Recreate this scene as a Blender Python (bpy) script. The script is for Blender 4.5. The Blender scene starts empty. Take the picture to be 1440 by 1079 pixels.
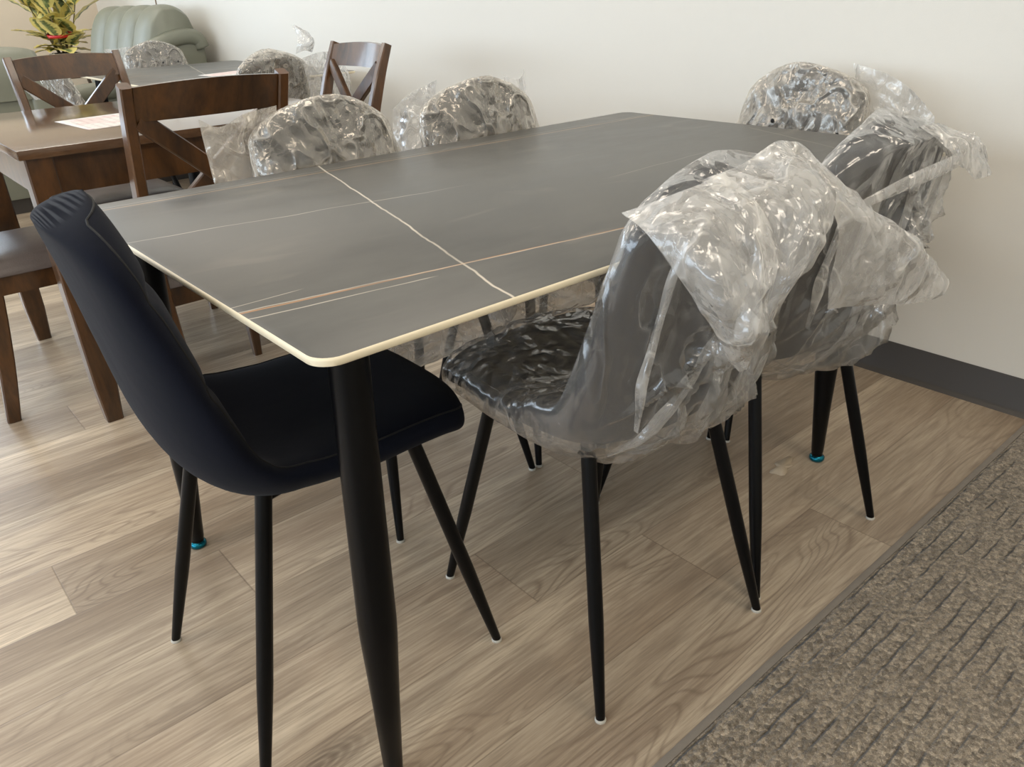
import bpy, bmesh, math, random
from mathutils import Vector, Matrix, noise
import numpy as np

random.seed(7)
SC = bpy.context.scene
COL = SC.collection
PI = math.pi

# ------------------------------------------------------------------ materials
def mat(name):
    m = bpy.data.materials.new(name); m.use_nodes = True
    nt = m.node_tree; nt.nodes.clear()
    out = nt.nodes.new('ShaderNodeOutputMaterial')
    return m, nt, out
def N(nt, t, **kw):
    n = nt.nodes.new('ShaderNode' + t)
    for k, v in kw.items():
        if k.startswith('i_'):
            key = k[2:]
            n.inputs[int(key) if key.isdigit() else key.replace('_', ' ')].default_value = v
        else: setattr(n, k, v)
    return n
def L(nt, a, b): nt.links.new(a, b)
def srgb(r, g, b):
    f = lambda c: (c/255/12.92 if c/255 <= .04045 else ((c/255+.055)/1.055)**2.4)
    return (f(r), f(g), f(b), 1)
def mathn(nt, op, a, b=None, c=None):
    n = nt.nodes.new('ShaderNodeMath'); n.operation = op
    for i, v in enumerate((a, b, c)):
        if v is None: continue
        if isinstance(v, (int, float)): n.inputs[i].default_value = v
        else: nt.links.new(v, n.inputs[i])
    return n.outputs[0]
def mixc(nt, f, a, b, mode='MIX'):
    n = nt.nodes.new('ShaderNodeMix'); n.data_type = 'RGBA'; n.blend_type = mode
    for s, v in ((n.inputs[0], f), (n.inputs[6], a), (n.inputs[7], b)):
        if isinstance(v, (int, float)): s.default_value = v
        elif isinstance(v, tuple): s.default_value = v
        else: nt.links.new(v, s)
    return n.outputs[2]
def maprange(nt, v, a, b, c=0., d=1.):
    n = nt.nodes.new('ShaderNodeMapRange')
    nt.links.new(v, n.inputs[0])
    for i, x in enumerate((a, b, c, d)): n.inputs[i+1].default_value = x
    return n.outputs[0]
def objcoord(nt, scale=(1, 1, 1), loc=(0, 0, 0), rot=(0, 0, 0), src='Object'):
    tc = N(nt, 'TexCoord'); mp = N(nt, 'Mapping')
    mp.inputs['Scale'].default_value = scale; mp.inputs['Location'].default_value = loc; mp.inputs['Rotation'].default_value = rot
    L(nt, tc.outputs[src], mp.inputs[0]); return mp.outputs[0]
def noise_tex(nt, vec, scale, detail=3, rough=.5, dist=0.):
    n = N(nt, 'TexNoise'); n.inputs['Scale'].default_value = scale; n.inputs['Detail'].default_value = detail
    n.inputs['Roughness'].default_value = rough; n.inputs['Distortion'].default_value = dist
    if vec is not None: L(nt, vec, n.inputs['Vector'])
    return n.outputs[0]
def bump(nt, h, strength, dist=.01, normal=None):
    b = N(nt, 'Bump'); b.inputs['Strength'].default_value = strength; b.inputs['Distance'].default_value = dist
    L(nt, h, b.inputs['Height'])
    if normal is not None: L(nt, normal, b.inputs['Normal'])
    return b.outputs[0]
def principled(nt, out, color, rough=.5, normal=None, **kw):
    p = N(nt, 'BsdfPrincipled')
    if isinstance(color, tuple): p.inputs['Base Color'].default_value = color
    else: L(nt, color, p.inputs['Base Color'])
    if isinstance(rough, (int, float)): p.inputs['Roughness'].default_value = rough
    else: L(nt, rough, p.inputs['Roughness'])
    if normal is not None: L(nt, normal, p.inputs['Normal'])
    for k, v in kw.items(): p.inputs[k.replace('_', ' ')].default_value = v
    L(nt, p.outputs[0], out.inputs[0]); return p
def simple(name, rgb, rough=.5, var=.06, scale=20, bumps=0., bscale=200, **kw):
    m, nt, out = mat(name); v = objcoord(nt)
    n = noise_tex(nt, v, scale, 3)
    c = srgb(*rgb)
    lo = tuple(x*(1-var) for x in c[:3]) + (1,); hi = tuple(min(1, x*(1+var)) for x in c[:3]) + (1,)
    col = mixc(nt, n, lo, hi)
    nm = bump(nt, noise_tex(nt, v, bscale, 2), bumps, .002) if bumps else None
    principled(nt, out, col, rough, nm, **kw); return m

def mk_floor():
    m, nt, out = mat('oak_vinyl_plank')
    at = N(nt, 'Attribute', attribute_name='plank')           # rgb: random, u along, v across
    sep = N(nt, 'SeparateColor'); L(nt, at.outputs['Color'], sep.inputs[0])
    rnd, pu, pv = sep.outputs
    tc = N(nt, 'TexCoord'); sx = N(nt, 'SeparateXYZ'); L(nt, tc.outputs['Object'], sx.inputs[0])
    def vec(ax, ay, az):
        c = N(nt, 'CombineXYZ')
        L(nt, mathn(nt, 'MULTIPLY', sx.outputs[0], ax), c.inputs[0]); L(nt, mathn(nt, 'MULTIPLY', sx.outputs[1], ay), c.inputs[1])
        L(nt, mathn(nt, 'MULTIPLY', rnd, az), c.inputs[2]); return c.outputs[0]
    broad = noise_tex(nt, vec(1.1, 6, 37), 1.0, 2, .5)
    rings = noise_tex(nt, vec(1.5, 8.5, 53), 1.0, 1.4, .45, .35)
    rl = mathn(nt, 'FRACT', mathn(nt, 'MULTIPLY', rings, 22))
    rl = mathn(nt, 'ABSOLUTE', mathn(nt, 'SUBTRACT', rl, .5))
    rl = maprange(nt, rl, .0, .22, 1, 0)
    rmask = maprange(nt, noise_tex(nt, vec(.9, 5, 11), 1.0, 2), .47, .64)
    fine = noise_tex(nt, vec(9, 190, 91), 1.0, 4, .65)
    mid = noise_tex(nt, vec(3.2, 42, 71), 1.0, 4, .6, .3)
    c = mixc(nt, maprange(nt, broad, .32, .68), srgb(152, 128, 99), srgb(208, 186, 153))
    c = mixc(nt, maprange(nt, mid, .35, .66, 0, .65), c, srgb(138, 115, 90))
    c = mixc(nt, mathn(nt, 'MULTIPLY', mathn(nt, 'MULTIPLY', rl, rmask), .62), c, srgb(118, 95, 72))
    c = mixc(nt, maprange(nt, fine, .45, .72, 0, .6), c, srgb(122, 101, 78))
    c = mixc(nt, maprange(nt, fine, .25, .45, .28, 0), c, srgb(210, 192, 164))
    # knots
    vo = N(nt, 'TexVoronoi', feature='F1'); vo.inputs['Scale'].default_value = 1.0; L(nt, vec(1.5, 4.2, 29), vo.inputs['Vector'])
    kn = maprange(nt, vo.outputs['Distance'], .03, .17, 1, 0)
    kr = mathn(nt, 'ABSOLUTE', mathn(nt, 'SINE', mathn(nt, 'MULTIPLY', vo.outputs['Distance'], 95)))
    c = mixc(nt, mathn(nt, 'MULTIPLY', mathn(nt, 'MULTIPLY', kn, kr), .6), c, srgb(96, 74, 54))
    bright = maprange(nt, rnd, 0, 1, .82, 1.12)
    hs = N(nt, 'HueSaturation'); L(nt, bright, hs.inputs['Value']); L(nt, c, hs.inputs['Color']); hs.inputs['Saturation'].default_value = .80
    c = hs.outputs[0]
    ev = mathn(nt, 'MINIMUM', pv, mathn(nt, 'SUBTRACT', 1, pv)); eu = mathn(nt, 'MINIMUM', pu, mathn(nt, 'SUBTRACT', 1, pu))
    seam = mathn(nt, 'MAXIMUM', maprange(nt, ev, .003, .009, 1, 0), maprange(nt, eu, .0005, .0014, 1, 0))
    c = mixc(nt, mathn(nt, 'MULTIPLY', seam, .4), c, srgb(84, 68, 52))
    h = mathn(nt, 'SUBTRACT', mathn(nt, 'MULTIPLY', fine, .4), mathn(nt, 'MULTIPLY', seam, .8))
    nm = bump(nt, h, .16, .002)
    principled(nt, out, c, maprange(nt, fine, .3, .7, .27, .42), nm, Specular_IOR_Level=.5)
    return m

def mk_wall(name, rgb):
    m, nt, out = mat(name); v = objcoord(nt)
    n = noise_tex(nt, v, 1.2, 3); c = srgb(*rgb)
    col = mixc(nt, n, tuple(x*.97 for x in c[:3])+(1,), c)
    nm = bump(nt, noise_tex(nt, v, 260, 3), .12, .002)
    principled(nt, out, col, .62, nm, Specular_IOR_Level=.3); return m

def mk_carpet():
    m, nt, out = mat('brown_ribbed_carpet'); v = objcoord(nt)
    n1 = noise_tex(nt, v, 105, 4, .75); n2 = noise_tex(nt, v, 420, 2, .6); n3 = noise_tex(nt, v, 6, 2)
    c = mixc(nt, maprange(nt, n1, .3, .7), srgb(92, 82, 70), srgb(178, 164, 144))
    c = mixc(nt, maprange(nt, n2, .55, .75, 0, .6), c, srgb(220, 208, 188))
    c = mixc(nt, maprange(nt, n3, .3, .7, 0, .2), c, srgb(124, 110, 94))
    tv = N(nt, 'TexVoronoi', feature='F1'); tv.inputs['Scale'].default_value = 125; L(nt, v, tv.inputs['Vector'])
    ts = N(nt, 'SeparateColor'); L(nt, tv.outputs['Color'], ts.inputs[0])
    hs = N(nt, 'HueSaturation'); L(nt, maprange(nt, ts.outputs[0], 0, 1, .5, 1.12), hs.inputs['Value']); L(nt, c, hs.inputs['Color']); c = hs.outputs[0]
    sx = N(nt, 'SeparateXYZ'); L(nt, v, sx.inputs[0])
    wob = mathn(nt, 'MULTIPLY', mathn(nt, 'SUBTRACT', noise_tex(nt, v, 18, 2), .5), .010)
    rib = mathn(nt, 'FRACT', mathn(nt, 'DIVIDE', mathn(nt, 'ADD', sx.outputs[1], wob), .031))
    rb = mathn(nt, 'ABSOLUTE', mathn(nt, 'SUBTRACT', rib, .5))
    groove = maprange(nt, rb, .0, .09, 1, 0)
    gm = mathn(nt, 'MULTIPLY', groove, maprange(nt, noise_tex(nt, v, 9, 2), .42, .56))
    c = mixc(nt, mathn(nt, 'MULTIPLY', gm, .5), c, srgb(44, 36, 30))
    vo = tv
    h = mathn(nt, 'SUBTRACT', mathn(nt, 'ADD', mathn(nt, 'MULTIPLY', n1, 1.0), mathn(nt, 'MULTIPLY', vo.outputs['Distance'], -1.2)), mathn(nt, 'MULTIPLY', gm, 1.5))
    nm = bump(nt, h, .9, .006)
    principled(nt, out, c, .95, nm, Specular_IOR_Level=.1, Sheen_Weight=.2); return m

def line_mask(nt, coord, along, pos, width, wob_amp, wob_scale, seed, slope=0., lo=None, hi=None, fade=.02):
    """thin vein: |coord + wobble - pos - slope*along| < width"""
    cb = N(nt, 'CombineXYZ'); L(nt, along, cb.inputs[0]); cb.inputs[1].default_value = seed
    w = mathn(nt, 'MULTIPLY', mathn(nt, 'SUBTRACT', noise_tex(nt, cb.outputs[0], wob_scale, 3, .6), .5), wob_amp)
    d = mathn(nt, 'SUBTRACT', mathn(nt, 'ADD', coord, w), mathn(nt, 'ADD', mathn(nt, 'MULTIPLY', along, slope), pos))
    d = mathn(nt, 'ABSOLUTE', d)
    mk = maprange(nt, d, width*.35, width, 1, 0)
    if lo is not None: mk = mathn(nt, 'MULTIPLY', mk, maprange(nt, along, lo, lo+fade))
    if hi is not None: mk = mathn(nt, 'MULTIPLY', mk, maprange(nt, along, hi-fade, hi, 1, 0))
    return mk
def mk_stone(name='grey_sintered_stone'):
    m, nt, out = mat(name); v = objcoord(nt)
    sx = N(nt, 'SeparateXYZ'); L(nt, v, sx.inputs[0]); X, Y = sx.outputs[0], sx.outputs[1]
    n = noise_tex(nt, objcoord(nt, (2.2, 6, 1)), 1.6, 4, .6)
    c = mixc(nt, maprange(nt, n, .3, .7), srgb(76, 75, 72), srgb(93, 92, 88))
    smear = maprange(nt, noise_tex(nt, objcoord(nt, (3, 9, 1), (4, 2, 0)), 1.3, 2, .4, 1.), .62, .74, 0, .3)
    c = mixc(nt, smear, c, srgb(120, 115, 106))
    white, gold = srgb(205, 196, 180), srgb(178, 132, 88)
    along_rnd = noise_tex(nt, objcoord(nt, (9, 9, 1)), 1, 3)
    def vein(c, mk, col, s): return mixc(nt, mathn(nt, 'MULTIPLY', mathn(nt, 'MULTIPLY', mk, s), maprange(nt, along_rnd, .3, .55, .55, 1)), c, col)
    # cross vein (runs across the width): x as a function of y, bent near the front edge
    c = vein(c, line_mask(nt, X, Y, .263, .0027, .016, 7, 3.1, .262), white, .85)
    c = vein(c, line_mask(nt, X, Y, 1.288, .0022, .02, 7, 8.3, .4, hi=.5), white, .4)
    # long veins
    c = vein(c, line_mask(nt, Y, X, .196, .0032, .012, 4, 1.7, -.15), gold, .75)
    c = vein(c, line_mask(nt, Y, X, .202, .0022, .020, 5, 5.7, -.165), white, .55)
    c = vein(c, line_mask(nt, Y, X, .171, .0020, .016, 5, 9.7, -.14, hi=.25), white, .6)
    c = vein(c, line_mask(nt, Y, X, .886, .0030, .012, 4, 12.2, -.033), srgb(190, 158, 122), .7)
    c = vein(c, line_mask(nt, Y, X, .902, .0018, .030, 6, 14.2, -.03), white, .4)
    c = vein(c, line_mask(nt, Y, X, .622, .0024, .030, 5, 17.2, -.15, hi=.62, fade=.15), white, .5)
    c = vein(c, line_mask(nt, Y, X, .222, .0016, .008, 5, 21.2, 0, hi=.1), white, .5)
    c = vein(c, line_mask(nt, Y, X, .345, .0016, .03, 5, 25.2, .03, lo=.8, hi=1.2, fade=.1), white, .3)
    nm = bump(nt, noise_tex(nt, v, 500, 2), .05, .001)
    principled(nt, out, c, maprange(nt, n, .3, .7, .36, .46), nm, Specular_IOR_Level=.5); return m

def mk_wood(name, dark, light, rough=.38, axis=(1, 1, 1)):
    m, nt, out = mat(name)
    v = objcoord(nt, (axis[0]*3, axis[1]*3, axis[2]*3))
    n = noise_tex(nt, v, 4, 5, .65, .6)
    f = noise_tex(nt, v, 40, 3, .6)
    c = mixc(nt, maprange(nt, n, .3, .7), srgb(*dark), srgb(*light))
    c = mixc(nt, maprange(nt, f, .45, .8, 0, .35), c, srgb(*[int(x*.6) for x in dark]))
    nm = bump(nt, f, .08, .002)
    principled(nt, out, c, rough, nm, Coat_Weight=.5, Coat_Roughness=.12); return m

def mk_fabric(name, rgb, rgb2):
    m, nt, out = mat(name); v = objcoord(nt)
    n = noise_tex(nt, v, 900, 2); b = noise_tex(nt, v, 9, 3)
    c = mixc(nt, n, srgb(*rgb), srgb(*rgb2))
    nm = bump(nt, n, .08, .001); nm = bump(nt, b, .25, .01, nm)
    p = principled(nt, out, c, .95, nm, Specular_IOR_Level=.12, Sheen_Weight=.04, Sheen_Roughness=.5); return m

def mk_leather(name, rgb, rough=.42):
    m, nt, out = mat(name); v = objcoord(nt)
    n = noise_tex(nt, v, 5, 3); c = srgb(*rgb)
    col = mixc(nt, n, tuple(x*.85 for x in c[:3])+(1,), tuple(min(1, x*1.1) for x in c[:3])+(1,))
    vo = N(nt, 'TexVoronoi', feature='F1'); vo.inputs['Scale'].default_value = 240; L(nt, v, vo.inputs['Vector'])
    nm = bump(nt, vo.outputs['Distance'], .15, .002); nm = bump(nt, n, .2, .02, nm)
    principled(nt, out, col, rough, nm); return m

def mk_plastic(name, dens=.3, tilt=.6, cells=(26, 70), gloss=1., rough=.24, seed=0., stretch=(1, 1, 1), calm=.0, wc=(.86, .84, .80, 1), gc=(.95, .95, .95, 1)):
    """thin polythene film: mostly clear, milky where creased or seen edge-on; flat crinkle facets catch the light"""
    m, nt, out = mat(name)
    v = objcoord(nt, stretch, (seed, seed*1.7, seed*.6))
    nz = N(nt, 'TexNoise'); nz.inputs['Scale'].default_value = 9; nz.inputs['Detail'].default_value = 2; L(nt, v, nz.inputs['Vector'])
    sc = N(nt, 'VectorMath', operation='SCALE'); L(nt, nz.outputs['Color'], sc.inputs[0]); sc.inputs['Scale'].default_value = .07
    w = N(nt, 'VectorMath', operation='ADD'); L(nt, v, w.inputs[0]); L(nt, sc.outputs[0], w.inputs[1]); wv = w.outputs[0]
    def facets(scale):
        vo = N(nt, 'TexVoronoi', feature='F1'); vo.inputs['Scale'].default_value = scale; L(nt, wv, vo.inputs['Vector'])
        a = N(nt, 'VectorMath', operation='SUBTRACT'); L(nt, vo.outputs['Color'], a.inputs[0]); a.inputs[1].default_value = (.5, .5, .5)
        b = N(nt, 'VectorMath', operation='SUBTRACT'); L(nt, wv, b.inputs[0]); L(nt, vo.outputs['Position'], b.inputs[1])
        d = N(nt, 'VectorMath', operation='DOT_PRODUCT'); L(nt, a.outputs[0], d.inputs[0]); L(nt, b.outputs[0], d.inputs[1])
        return d.outputs['Value']
    amt = maprange(nt, noise_tex(nt, v, 6, 2), .40+calm, .60+calm, .05, 1)
    r1 = mathn(nt, 'ABSOLUTE', mathn(nt, 'SUBTRACT', noise_tex(nt, wv, 10, 2, .5), .5))
    h = mathn(nt, 'ADD', facets(cells[0]), mathn(nt, 'MULTIPLY', facets(cells[1]), .8))
    h = mathn(nt, 'MULTIPLY', mathn(nt, 'MULTIPLY', h, amt), tilt)
    h = mathn(nt, 'ADD', h, mathn(nt, 'MULTIPLY', maprange(nt, r1, 0, .09, 1, 0), .006*tilt))
    nm = bump(nt, h, 1., 1.)
    tr = N(nt, 'BsdfTransparent'); tr.inputs[0].default_value = (.97, .97, .97, 1)
    df = N(nt, 'BsdfDiffuse'); df.inputs[0].default_value = wc; L(nt, nm, df.inputs['Normal'])
    tl = N(nt, 'BsdfTranslucent'); tl.inputs[0].default_value = wc; L(nt, nm, tl.inputs['Normal'])
    dt = N(nt, 'MixShader'); dt.inputs[0].default_value = .4; L(nt, df.outputs[0], dt.inputs[1]); L(nt, tl.outputs[0], dt.inputs[2])
    gl = N(nt, 'BsdfGlossy'); gl.inputs['Roughness'].default_value = rough; gl.inputs[0].default_value = gc; L(nt, nm, gl.inputs['Normal'])
    lw = N(nt, 'LayerWeight'); lw.inputs['Blend'].default_value = .3; L(nt, nm, lw.inputs['Normal'])
    cr = maprange(nt, r1, .0, .022, .8, 0)                       # stretched creases turn milky
    a = mathn(nt, 'ADD', maprange(nt, lw.outputs['Facing'], 0, 1, dens*.7, min(.92, dens*.7+.45)), mathn(nt, 'MULTIPLY', mathn(nt, 'MULTIPLY', cr, amt), dens*2))
    m1 = N(nt, 'MixShader'); L(nt, a, m1.inputs[0]); L(nt, tr.outputs[0], m1.inputs[1]); L(nt, dt.outputs[0], m1.inputs[2])
    lf = N(nt, 'LayerWeight'); lf.inputs['Blend'].default_value = .5; L(nt, nm, lf.inputs['Normal'])
    g = mathn(nt, 'MULTIPLY', mathn(nt, 'ADD', mathn(nt, 'MULTIPLY', mathn(nt, 'POWER', lf.outputs['Facing'], 3.5), .65), .055), gloss)
    g = mathn(nt, 'MINIMUM', g, .6)
    m2 = N(nt, 'MixShader'); L(nt, g, m2.inputs[0]); L(nt, m1.outputs[0], m2.inputs[1]); L(nt, gl.outputs[0], m2.inputs[2])
    L(nt, m2.outputs[0], out.inputs[0]); return m

def mk_paper(name):
    m, nt, out = mat(name); v = objcoord(nt)
    sx = N(nt, 'SeparateXYZ'); L(nt, v, sx.inputs[0])
    ln = mathn(nt, 'FRACT', mathn(nt, 'MULTIPLY', sx.outputs[0], 38))
    ln = mathn(nt, 'GREATER_THAN', ln, .62)
    br = maprange(nt, noise_tex(nt, objcoord(nt, (38, 60, 1)), 1, 2), .48, .52)
    blk = maprange(nt, noise_tex(nt, objcoord(nt, (8, 8, 1)), 1, 1), .5, .56)
    f = mathn(nt, 'MULTIPLY', mathn(nt, 'MULTIPLY', ln, br), .3)
    c = mixc(nt, f, srgb(222, 216, 212), srgb(140, 122, 120))
    c = mixc(nt, mathn(nt, 'MULTIPLY', blk, .22), c, srgb(205, 120, 120))
    principled(nt, out, c, .6); return m

def mk_leaf():
    m, nt, out = mat('variegated_leaf')
    at = N(nt, 'Attribute', attribute_name='leafuv'); sep = N(nt, 'SeparateColor'); L(nt, at.outputs['Color'], sep.inputs[0])
    u, vv, rnd = sep.outputs
    v = objcoord(nt); n = noise_tex(nt, v, 60, 3)
    e = mathn(nt, 'ADD', u, mathn(nt, 'MULTIPLY', mathn(nt, 'SUBTRACT', n, .5), .7))
    e = mathn(nt, 'ADD', e, mathn(nt, 'MULTIPLY', rnd, .35))
    k = maprange(nt, e, .42, .62)
    g = mixc(nt, maprange(nt, n, .35, .65), srgb(70, 92, 58), srgb(142, 152, 100))
    c = mixc(nt, k, g, srgb(226, 210, 130))
    principled(nt, out, c, .32, Specular_IOR_Level=.6); return m

M = {}
M['floor'] = mk_floor()
M['wall'] = mk_wall('warm_white_paint', (216, 212, 203)); M['wall2'] = mk_wall('beige_paint', (214, 200, 180))
M['ceiling'] = mk_wall('ceiling_tile_white', (232, 230, 226))
M['carpet'] = mk_carpet(); M['binding'] = simple('carpet_binding', (122, 114, 104), .9, .12, 60, .3)
M['rubber'] = simple('dark_vinyl_base', (58, 53, 48), .48, .08, 8)
M['stone'] = mk_stone(); M['edge'] = simple('cream_stone_edge', (226, 214, 186), .5, .05, 60)
M['black'] = simple('black_powder_coat', (6, 6, 7), .32, .1, 60, .05, 900, Specular_IOR_Level=.2)
M['fabric'] = mk_fabric('black_chair_fabric', (8, 10, 18), (15, 19, 32))
M['seamth'] = simple('black_thread', (10, 10, 11), .8)
M['cap'] = simple('pale_foot_glide', (176, 172, 162), .5)
M['teal'] = simple('teal_foot_glide', (22, 110, 130), .2, .2, 40, Metallic=.85)
M['film'] = mk_plastic('clear_polythene', .14, .85, (24, 90), 1.7, .2, 0., (1, 1, .4), .0)
M['film3'] = mk_plastic('smooth_polythene', .30, .6, (24, 90), 1.2, .25, 6.1)
M['milky'] = mk_plastic('milky_polythene', .29, 1.0, (34, 110), 1.4, .18, 1.9, (1, 1, .6))
M['film2'] = mk_plastic('crinkled_polythene', .34, 1.0, (46, 130), 2.4, .24, 3.3, (1, 1, .8), -.05, (.86, .81, .73, 1), (.97, .92, .84, 1))  # warm tint paints in tan reflections of the room; the film itself is neutral
M['wood'] = mk_wood('brown_stained_wood', (44, 27, 12), (98, 63, 30), .34, (1, 1, .25))
M['woodtop'] = mk_wood('brown_table_top', (70, 48, 32), (104, 77, 54), .17, (.25, 1, 1))
M['seat'] = mk_leather('taupe_leatherette', (92, 82, 78), .36)
M['olive'] = mk_leather('sage_leather', (120, 121, 106), .46)
M['paper'] = mk_paper('printed_paper')
M['leaf'] = mk_leaf(); M['ribbon'] = simple('red_ribbon', (190, 30, 34), .35, .1, 30)
M['pot'] = simple('grey_pot', (150, 146, 138), .6); M['soil'] = simple('soil', (52, 40, 30), .95, .3, 90, .5, 120)
M['stem'] = simple('brown_stem', (92, 80, 50), .7)
M['cord'] = simple('brown_cord', (120, 96, 72), .7); M['frame'] = simple('dark_window_frame', (60, 58, 56), .4)
M['grey'] = simple('grey_wood', (130, 112, 92), .5)

# ------------------------------------------------------------------ mesh helpers
def link(name, me, m, parent=None, smooth=True, mats=None):
    o = bpy.data.objects.new(name, me); COL.objects.link(o)
    for x in (mats or [m]): me.materials.append(x)
    if smooth:
        me.polygons.foreach_set('use_smooth', [True]*len(me.polygons))
    if parent: o.parent = parent
    return o
def mesh_from(verts, faces):
    me = bpy.data.meshes.new('m'); me.from_pydata([tuple(v) for v in verts], [], faces); me.update(); return me
def thing(name, label, cat, loc=(0, 0, 0), rz=0., group=None):
    o = bpy.data.objects.new(name, None); COL.objects.link(o); o.location = loc; o.rotation_euler = (0, 0, rz)
    o.empty_display_size = .1
    return tag(o, label, cat, group)
def tag(o, label, cat, group=None):
    o['label'] = label; o['category'] = cat
    if group: o['group'] = group
    return o
def struct(o): o['kind'] = 'structure'; return o
def box(name, lo, hi, m, parent=None, bev=.0, seg=2, mats=None):
    bm = bmesh.new(); bmesh.ops.create_cube(bm, size=1)
    for v in bm.verts:
        for i in range(3): v.co[i] = lo[i] if v.co[i] < 0 else hi[i]
    if bev: bmesh.ops.bevel(bm, geom=list(bm.edges), offset=bev, segments=seg, affect='EDGES', profile=.7)
    me = bpy.data.meshes.new('m'); bm.to_mesh(me); bm.free()
    o = link(name, me, m, parent, smooth=False)
    if bev:
        me.polygons.foreach_set('use_smooth', [True]*len(me.polygons))
        sharpen(me, 40)
    return o
def sharpen(me, ang):
    bm = bmesh.new(); bm.from_mesh(me)
    for e in bm.edges:
        if len(e.link_faces) == 2 and e.calc_face_angle(0) > math.radians(ang): e.smooth = False
    bm.to_mesh(me); bm.free()
def catmull(pts, n):
    P = [np.array(p, float) for p in pts]; P = [2*P[0]-P[1]] + P + [2*P[-1]-P[-2]]
    out = []; m = len(P)-3
    for k in range(n):
        t = k/(n-1)*m; i = min(int(t), m-1); f = t-i
        a, b, c, d = P[i:i+4]
        out.append(.5*((2*b)+(-a+c)*f+(2*a-5*b+4*c-d)*f*f+(-a+3*b-3*c+d)*f**3))
    return np.array(out)
def tube(pts, radii, seg=16, cap=True):
    """verts, faces of a round bar along pts"""
    pts = [Vector(p) for p in pts]; V = []; F = []
    up = None
    for i, p in enumerate(pts):
        t = (pts[min(i+1, len(pts)-1)] - pts[max(i-1, 0)]).normalized()
        if up is None:
            up = t.orthogonal().normalized()
        up = (up - t*up.dot(t)).normalized(); s = t.cross(up)
        r = radii[i] if hasattr(radii, '__len__') else radii
        for k in range(seg):
            a = 2*PI*k/seg; V.append(p + (up*math.cos(a)+s*math.sin(a))*r)
        if i:
            b = (i-1)*seg
            for k in range(seg): F.append((b+k, b+(k+1) % seg, b+seg+(k+1) % seg, b+seg+k))
    if cap:
        F.append(tuple(reversed(range(seg)))); b = (len(pts)-1)*seg; F.append(tuple(range(b, b+seg)))
    return V, F
def tube_obj(name, pts, radii, m, parent=None, seg=16):
    me = mesh_from(*tube(pts, radii, seg)); o = link(name, me, m, parent); sharpen(me, 50); return o
def merge(*vf):
    V = []; F = []
    for v, f in vf:
        b = len(V); V += [tuple(x) for x in v]; F += [tuple(i+b for i in q) for q in f]
    return V, F
def prism(profile, lo, hi, bev, name, m, parent, axis='x', seg=3):
    """extrude a closed 2D outline (a,b) along an axis from lo to hi with rounded rims"""
    bm = bmesh.new()
    def P(a, b, t): return {'x': (t, a, b), 'y': (a, t, b), 'z': (a, b, t)}[axis]
    vs = [bm.verts.new(P(a, b, lo)) for a, b in profile]; f = bm.faces.new(vs)
    r = bmesh.ops.extrude_face_region(bm, geom=[f])
    for v in r['geom']:
        if isinstance(v, bmesh.types.BMVert):
            v.co['xyz'.index(axis)] = hi
    bmesh.ops.recalc_face_normals(bm, faces=bm.faces)
    if bev: bmesh.ops.bevel(bm, geom=[e for e in bm.edges if abs(e.verts[0].co['xyz'.index(axis)]-e.verts[1].co['xyz'.index(axis)]) < 1e-6], offset=bev, segments=seg, affect='EDGES', profile=.5)
    me = bpy.data.meshes.new('m'); bm.to_mesh(me); bm.free()
    o = link(name, me, m, parent); sharpen(me, 45); return o
def sweep_rect(pts, w, d, name, m, parent, side=(1, 0, 0), bev=.004):
    """rectangular bar along pts; w along `side`, d along the other normal; w,d may be lists"""
    pts = [Vector(p) for p in pts]; S = Vector(side); V = []; F = []
    n = len(pts)
    for i, p in enumerate(pts):
        t = (pts[min(i+1, n-1)] - pts[max(i-1, 0)]).normalized()
        s = (S - t*S.dot(t)).normalized(); q = t.cross(s)
        ww = (w[i] if hasattr(w, '__len__') else w)/2; dd = (d[i] if hasattr(d, '__len__') else d)/2
        b = min(bev, ww*.5, dd*.5)
        for a, c in ((ww, dd-b), (ww-b, dd), (-ww+b, dd), (-ww, dd-b), (-ww, -dd+b), (-ww+b, -dd), (ww-b, -dd), (ww, -dd+b)):
            V.append(p + s*a + q*c)
        if i:
            o = (i-1)*8
            for k in range(8): F.append((o+k, o+(k+1) % 8, o+8+(k+1) % 8, o+8+k))
    F.append(tuple(reversed(range(8)))); F.append(tuple(range((n-1)*8, n*8)))
    me = mesh_from(V, F); o = link(name, me, m, parent); sharpen(me, 30); return o
def dup(root, loc, rz, label, group=None):
    r = root.copy(); COL.objects.link(r); r.location = loc; r.rotation_euler = (0, 0, rz); r['label'] = label
    if group: r['group'] = group
    for ch in list(root.children):
        c = ch.copy(); COL.objects.link(c); c.parent = r
        for g in list(ch.children):
            d = g.copy(); COL.objects.link(d); d.parent = c
    return r

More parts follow.
